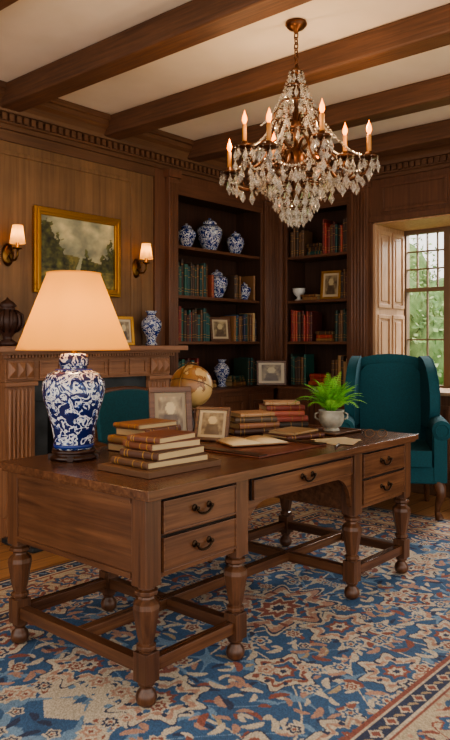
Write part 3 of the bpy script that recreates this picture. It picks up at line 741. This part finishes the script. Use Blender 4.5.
# ---------------------------------------------------------------- wing chair  (faces -Y local)
def wing_chair(loc,rz):
    o=MB('wing_armchair')
    m=M_teal
    o.box(-.33,.33,-.34,.30,.25,.37,m)
    o.box(-.265,.265,-.37,.20,.372,.485,m)
    bk=[(-.29,.36),(-.31,.80),(-.315,1.02),(-.28,1.10),(-.20,1.135),(-.10,1.155),(0,1.16),(.10,1.155),(.20,1.135),(.28,1.10),(.315,1.02),(.31,.80),(.29,.36)]
    Mb=T(0,.20,.36)@RX(-.14)@T(0,0,-.36)
    o.prism(bk,0,.13,m,Mb)
    inner=[(-.23,.45),(-.24,1.0),(-.18,1.07),(0,1.09),(.18,1.07),(.24,1.0),(.23,.45)]
    o.prism(inner,-.035,.02,m,Mb)
    for s2 in (-1,1):
        wg=[(.30,.60),(.02,.60),(-.045,.66),(-.075,.76),(-.07,.86),(-.03,.96),(.05,1.05),(.16,1.11),(.28,1.135),(.36,1.12),(.37,.95),(.33,.6)]
        Mw=Matrix(((0,1,0,0),(1,0,0,0),(0,0,1,0),(0,0,0,1)))
        Mk=T(s2*.30,0,0)@RZ(s2*.14)@Mw
        o.prism(wg,-.035,.035,m,Mk)
        pts=[Mk@Vector((y_,.037,z_)) for y_,z_ in wg[1:9]]
        o.tube(pts,.005,m,6)
        o.box(min(s2*.27,s2*.36),max(s2*.27,s2*.36),-.32,.30,.26,.60,m)
        o.tube([(s2*.335,-.35,.625),(s2*.335,-.345,.625),(s2*.335,-.1,.63),(s2*.33,.1,.64),(s2*.32,.30,.66)],[.060,.070,.070,.065,.06],m,20)
        o.tube([(s2*.335+.045*math.cos(a),-.352,.625+.045*math.sin(a)) for a in [2*pi*i/20 for i in range(21)]],.006,m,6)
        o.box(min(s2*.28,s2*.37),max(s2*.28,s2*.37),-.345,-.30,.26,.60,m)
        o.tube([(s2*.30,-.30,.27),(s2*.325,-.325,.22),(s2*.33,-.335,.17),(s2*.31,-.315,.10),(s2*.305,-.31,.05),(s2*.315,-.325,.022),(s2*.32,-.33,.0)],[.040,.042,.034,.022,.018,.028,.030],M_deskZ,12)
        o.tube([(s2*.27,.26,.27),(s2*.28,.28,.14),(s2*.29,.33,-.012)],[.026,.022,.018],M_deskZ,8)
    o.tube([(-.30,-.345,.262),(.30,-.345,.262)],.006,m,6)
    return o.build(loc,rz,bevel=.028,seg=4,allsmooth=True)
wing_chair((4.83,2.57,.0125),-math.radians(60))

# ---------------------------------------------------------------- desk chair
o=MB('upholstered_desk_chair')
o.box(-.24,.24,-.24,.22,.42,.49,M_teal); o.box(-.245,.245,-.245,.225,.36,.425,M_deskX)
bk=[(-.24,.56),(-.25,.90),(-.22,.965),(-.1,.985),(0,.99),(.1,.985),(.22,.965),(.25,.90),(.24,.56)]
Mb=T(0,.20,.5)@RX(-.12)@T(0,0,-.5)
o.prism(bk,.0,.045,M_deskX,Mb); o.prism([(x*.90,(z-.775)*.9+.775) for x,z in bk],-.03,.055,M_teal,Mb)
for s2 in (-1,1):
    o.tube([(s2*.215,.20,.46),(s2*.225,.235,.6),(s2*.23,.24,.7)],.02,M_deskZ,8)
    o.tube([(s2*.215,-.21,.42),(s2*.215,-.21,.2),(s2*.22,-.22,0)],[.024,.02,.015],M_deskZ,8)
    o.tube([(s2*.215,.2,.42),(s2*.215,.215,.2),(s2*.22,.25,0)],[.022,.02,.016],M_deskZ,8)
    o.tube([(s2*.235,.24,.68),(s2*.26,.05,.67),(s2*.26,-.12,.65),(s2*.25,-.15,.6),(s2*.24,-.13,.45)],.016,M_deskZ,8)
o.build((2.72,2.91,.0125),0,bevel=.012,seg=3)

# ---------------------------------------------------------------- chandelier
M_cry=simple('crystal',C(238,232,220),.03,0,Transmission_Weight=.80,IOR=1.5)
M_candle=simple('candle_sleeve',C(190,130,66),.5)
M_flame=emis('candle_bulb',C(255,140,44),5)
o=MB('crystal_chandelier'); o.M=T(0,0,-CEIL)
def gem(p,r,h,n=6):
    x,y,z=p; vs=[(x,y,z)]+[(x+r*math.cos(2*pi*i/n),y+r*math.sin(2*pi*i/n),z-h*.6) for i in range(n)]+[(x,y,z-h)]
    fs=[(0,1+i,1+(i+1)%n) for i in range(n)]+[(n+1,1+(i+1)%n,1+i) for i in range(n)]
    o.add(vs,fs,M_cry)
def bead(p,r): 
    x,y,z=p; gem((x,y,z+r),r,2*r,6)
def strand(a,b,sag,n,r=.007):
    a,b=Vector(a),Vector(b)
    for i in range(n+1):
        t=i/n; p=a.lerp(b,t); p.z-=sag*4*t*(1-t); bead(p,r)
o.lathe([(0,2.928),(.055,2.928),(.058,2.915),(.04,2.895),(.015,2.885),(.01,2.87),(0,2.87)],M_bronze,20)
z=2.875;k=0
while z>2.70:
    o.tube([(.011*math.cos(a)*(1 if k%2 else 0),.011*math.cos(a)*(0 if k%2 else 1),z-.016+.02*math.sin(a)) for a in [2*pi*i/12 for i in range(13)]],.0035,M_bronze,6); z-=.028;k+=1
o.lathe([(.006,2.71),(.012,2.69),(.035,2.675),(.03,2.66),(.012,2.65),(.012,2.60),(.022,2.58),(.028,2.55),(.012,2.52),(.012,2.44),(.025,2.42),(.032,2.38),(.014,2.34),(.012,2.28),(.03,2.26),(.05,2.23),(.055,2.19),(.05,2.15),(.03,2.12),(.02,2.06),(.03,2.03),(.02,2.0),(0,1.97)],M_bronze,20)
NA=8
for k in range(NA):
    a=2*pi*k/NA+.28; ca,sa=math.cos(a),math.sin(a); A=lambda r_,z_:(r_*ca,r_*sa,z_)
    Ra=.385 if k%2==0 else .29; dz=0 if k%2==0 else .07
    pts=[A(.03,2.19+dz),A(.08,2.235+dz),A(.13,2.215+dz),A(.17,2.15+dz),A(.22,2.09+dz),A(.27,2.075+dz),A(Ra-.015,2.11+dz),A(Ra,2.165+dz)]
    P=[Vector(p) for p in pts]; sm=[]
    for i in range(len(P)-1):
        p0,p1,p2,p3=P[max(i-1,0)],P[i],P[i+1],P[min(i+2,len(P)-1)]
        for j in range(4):
            t=j/4; sm.append(.5*((2*p1)+(-p0+p2)*t+(2*p0-5*p1+4*p2-p3)*t*t+(-p0+3*p1-3*p2+p3)*t**3))
    sm.append(P[-1]); o.tube(sm,.0095,M_bronze,8)
    sc=[A(.17+.04*math.cos(q)*(1-q/9),2.19+dz+.04*math.sin(q)*(1-q/9)) for q in [i*.5 for i in range(13)]]; o.tube(sc,.0055,M_bronze,6)
    sc=[A(.27+.035*math.cos(-q)*(1-q/9),2.12+dz+.035*math.sin(-q)*(1-q/9)) for q in [i*.5 for i in range(13)]]; o.tube(sc,.0055,M_bronze,6)
    sc=[A(.02,2.40),A(.06,2.46),A(.10,2.47),A(.125,2.44),A(.12,2.41),A(.10,2.405),A(.095,2.42)]; o.tube(sc,.005,M_bronze,6); gem(A(.112,2.40),.012,.06)
    B=T(*A(Ra,2.165+dz))
    o.lathe([(0,0),(.012,0),(.02,.006),(.045,.012),(.05,.022),(.044,.018),(.018,.014),(.018,.04),(.014,.044),(0,.044)],M_bronze,20,B)
    o.lathe([(0,.03),(.0115,.03),(.0115,.125),(.009,.13),(0,.13)],M_candle,14,B)
    o.lathe([(0,.13),(.007,.133),(.014,.15),(.012,.168),(.004,.19),(0,.205)],M_flame,12,B)
    for i in range(8):
        q=2*pi*i/8; bx=(Ra*ca+.047*math.cos(q),Ra*sa+.047*math.sin(q),2.165+dz+.014); bead(bx,.006); gem((bx[0],bx[1],bx[2]-.008),.012,.055+.015*(i%2))
    gem(A(Ra,2.155+dz),.019,.10); bead(A(Ra,2.163+dz),.01)
    for (r_,z_,g1,g2) in ((.25,2.075,.018,.085),(.19,2.12,.015,.075),(.305,2.08,.016,.075),(.145,2.17,.013,.06),(.34,2.11,.014,.06)): gem(A(r_,z_+dz),g1,g2); bead(A(r_,z_+dz+.004),.008)
    strand(A(.04,2.62),A(Ra-.02,2.19+dz),.09,32,.0075)
    strand(A(.035,2.665),A(.20,2.30+dz),.05,22,.007)
    a2=a+2*pi/NA; R2=.29 if k%2==0 else .385; dz2=.07 if k%2==0 else 0
    strand(A(Ra,2.16+dz),(R2*math.cos(a2),R2*math.sin(a2),2.16+dz2),.09,18,.008)
    strand(A(.22,2.10+dz),(.22*math.cos(a2),.22*math.sin(a2),2.10+dz2),.06,12,.008)
    strand(A(.03,2.665),A(.095,2.40),.02,14,.007)
    mid=Vector(A(Ra,2.16+dz)).lerp(Vector((R2*math.cos(a2),R2*math.sin(a2),2.16+dz2)),.5); gem((mid.x,mid.y,mid.z-.10),.018,.08)
    for t in (.25,.75):
        mid=Vector(A(Ra,2.16+dz)).lerp(Vector((R2*math.cos(a2),R2*math.sin(a2),2.16+dz2)),t); gem((mid.x,mid.y,mid.z-.075),.014,.06)
for (r_,z_,n,gr,gh) in [(.035,2.665,9,.011,.06),(.06,2.585,11,.012,.065),(.085,2.50,13,.013,.065),(.10,2.35,14,.013,.07),(.135,2.08,18,.017,.08),(.11,2.02,15,.017,.08),(.075,1.97,11,.016,.08),(.04,1.94,7,.016,.08),(.19,2.13,20,.015,.075),(.235,2.12,18,.015,.07)]:
    for i in range(n):
        q=2*pi*(i+.3*(n%3))/n; p=(r_*math.cos(q),r_*math.sin(q),z_); bead(p,.008); gem((p[0],p[1],p[2]-.006),gr,gh)
    o.tube([(r_*math.cos(2*pi*i/24),r_*math.sin(2*pi*i/24),z_+.004) for i in range(25)],.004,M_bronze,5)
for (r_,z_) in ((.06,2.585),(.10,2.35),(.135,2.08),(.235,2.12)):
    for k in range(6):
        q=2*pi*k/6; o.tube([(.01*math.cos(q),.01*math.sin(q),z_+.02),(r_*math.cos(q),r_*math.sin(q),z_+.004)],.004,M_bronze,5)
o.sphere((0,0,1.93),.026,M_cry,12); gem((0,0,1.905),.018,.05)
ch=o.build((3.03,2.16,CEIL))
for k in range(4):
    a=2*pi*k/4+.28; light('candle_light',(.33*math.cos(a),.33*math.sin(a),-.56),5,(1,.66,.36),.03,ch)

# ---------------------------------------------------------------- outside
o=MB('garden_ground'); o.box(6.2,40,-25,30,-.5,-.4,speck('grass',C(90,130,60),C(130,160,84),3,.9)); o.build()
MLeaf=attrmat('tree_leaves',.6); MBark=speck('bark',C(70,56,44),C(100,84,66),12,.9); MCore=speck('inner_foliage',C(90,118,72),C(120,146,96),6,.9,.6)
def tree(loc,h,blobs,seed,n=900):
    r=random.Random(seed); o=MB('garden_tree')
    o.tube([(0,0,0),(.1,.05,h*.35),(0,.1,h*.7)],[.22,.16,.06],MBark,8)
    for (bx,by,bz,br) in blobs:
        o.sphere((bx,by,bz),br*.78,MCore,20)
        for i in range(n):
            u=Vector((r.gauss(0,1),r.gauss(0,1),r.gauss(0,1))).normalized()*br*r.uniform(.72,1.05); p=Vector((bx,by,bz))+u
            q=Vector((r.gauss(0,1),r.gauss(0,1),r.gauss(0,1))).normalized(); w=q.orthogonal().normalized(); l=r.uniform(.09,.17)
            g=r.choice([(104,138,80),(126,156,98),(146,170,116),(92,124,74),(158,178,130)])
            o.add([p,p+q*l*.5+w*l*.3,p+q*l,p+q*l*.5-w*l*.3],[(0,1,2,3)],MLeaf,False,None,C(*g))
    o.build(loc,recalc=False)
tree((12.5,6.9,-.4),3.4,[(0,0,2.2,1.2),(-.6,.8,1.6,1.0),(.5,-1.0,1.4,1.0)],1)
tree((13.5,4.9,-.4),2.6,[(0,0,1.3,1.1),(-.3,1.0,1.1,.9),(.4,-1,1.2,1.0)],2,700)
tree((17,9.2,-.4),5.0,[(0,0,3.3,1.5),(0,1.5,2.6,1.3),(.2,-1.6,2.2,1.4)],3,800)
tree((15,2.5,-.4),4.2,[(0,0,2.4,1.5),(0,1.6,1.6,1.2)],4,700)

# ---------------------------------------------------------------- light
w=bpy.data.worlds.new('world'); bpy.context.scene.world=w; w.use_nodes=True
bg=w.node_tree.nodes['Background']; bg.inputs[0].default_value=(1.0,.96,.90,1); bg.inputs[1].default_value=2.0
A=bpy.data.lights.new('window_skylight','AREA'); A.energy=210; A.shape='RECTANGLE'; A.size=1.6; A.size_y=1.0; A.color=(1,.98,.94)
ao=bpy.data.objects.new('window_skylight',A); bpy.context.scene.collection.objects.link(ao)
ao.location=(6.9,2.4,2.9); d=Vector((4.2,2.2,.6))-ao.location; ao.rotation_euler=d.to_track_quat('-Z','Y').to_euler()
Su=bpy.data.lights.new('sun','SUN'); Su.energy=2.4; Su.angle=.1; Su.color=(1,.93,.82)
so=bpy.data.objects.new('sun',Su); bpy.context.scene.collection.objects.link(so); so.location=(0,-6,8)
so.rotation_euler=Vector((.35,.55,-.85)).to_track_quat('-Z','Y').to_euler()

# ---------------------------------------------------------------- camera
cam=bpy.data.cameras.new('camera'); co=bpy.data.objects.new('camera',cam); bpy.context.scene.collection.objects.link(co)
cam.sensor_fit='HORIZONTAL'; cam.sensor_width=36; cam.lens=707/450*36; cam.shift_y=-27/450; cam.clip_start=.05
co.location=(0,0,1.25); co.rotation_euler=(pi/2,0,-math.radians(48.77))
bpy.context.scene.camera=co
sc=bpy.context.scene; sc.view_settings.view_transform='AgX'; sc.view_settings.look='AgX - Medium High Contrast'; sc.view_settings.exposure=.12
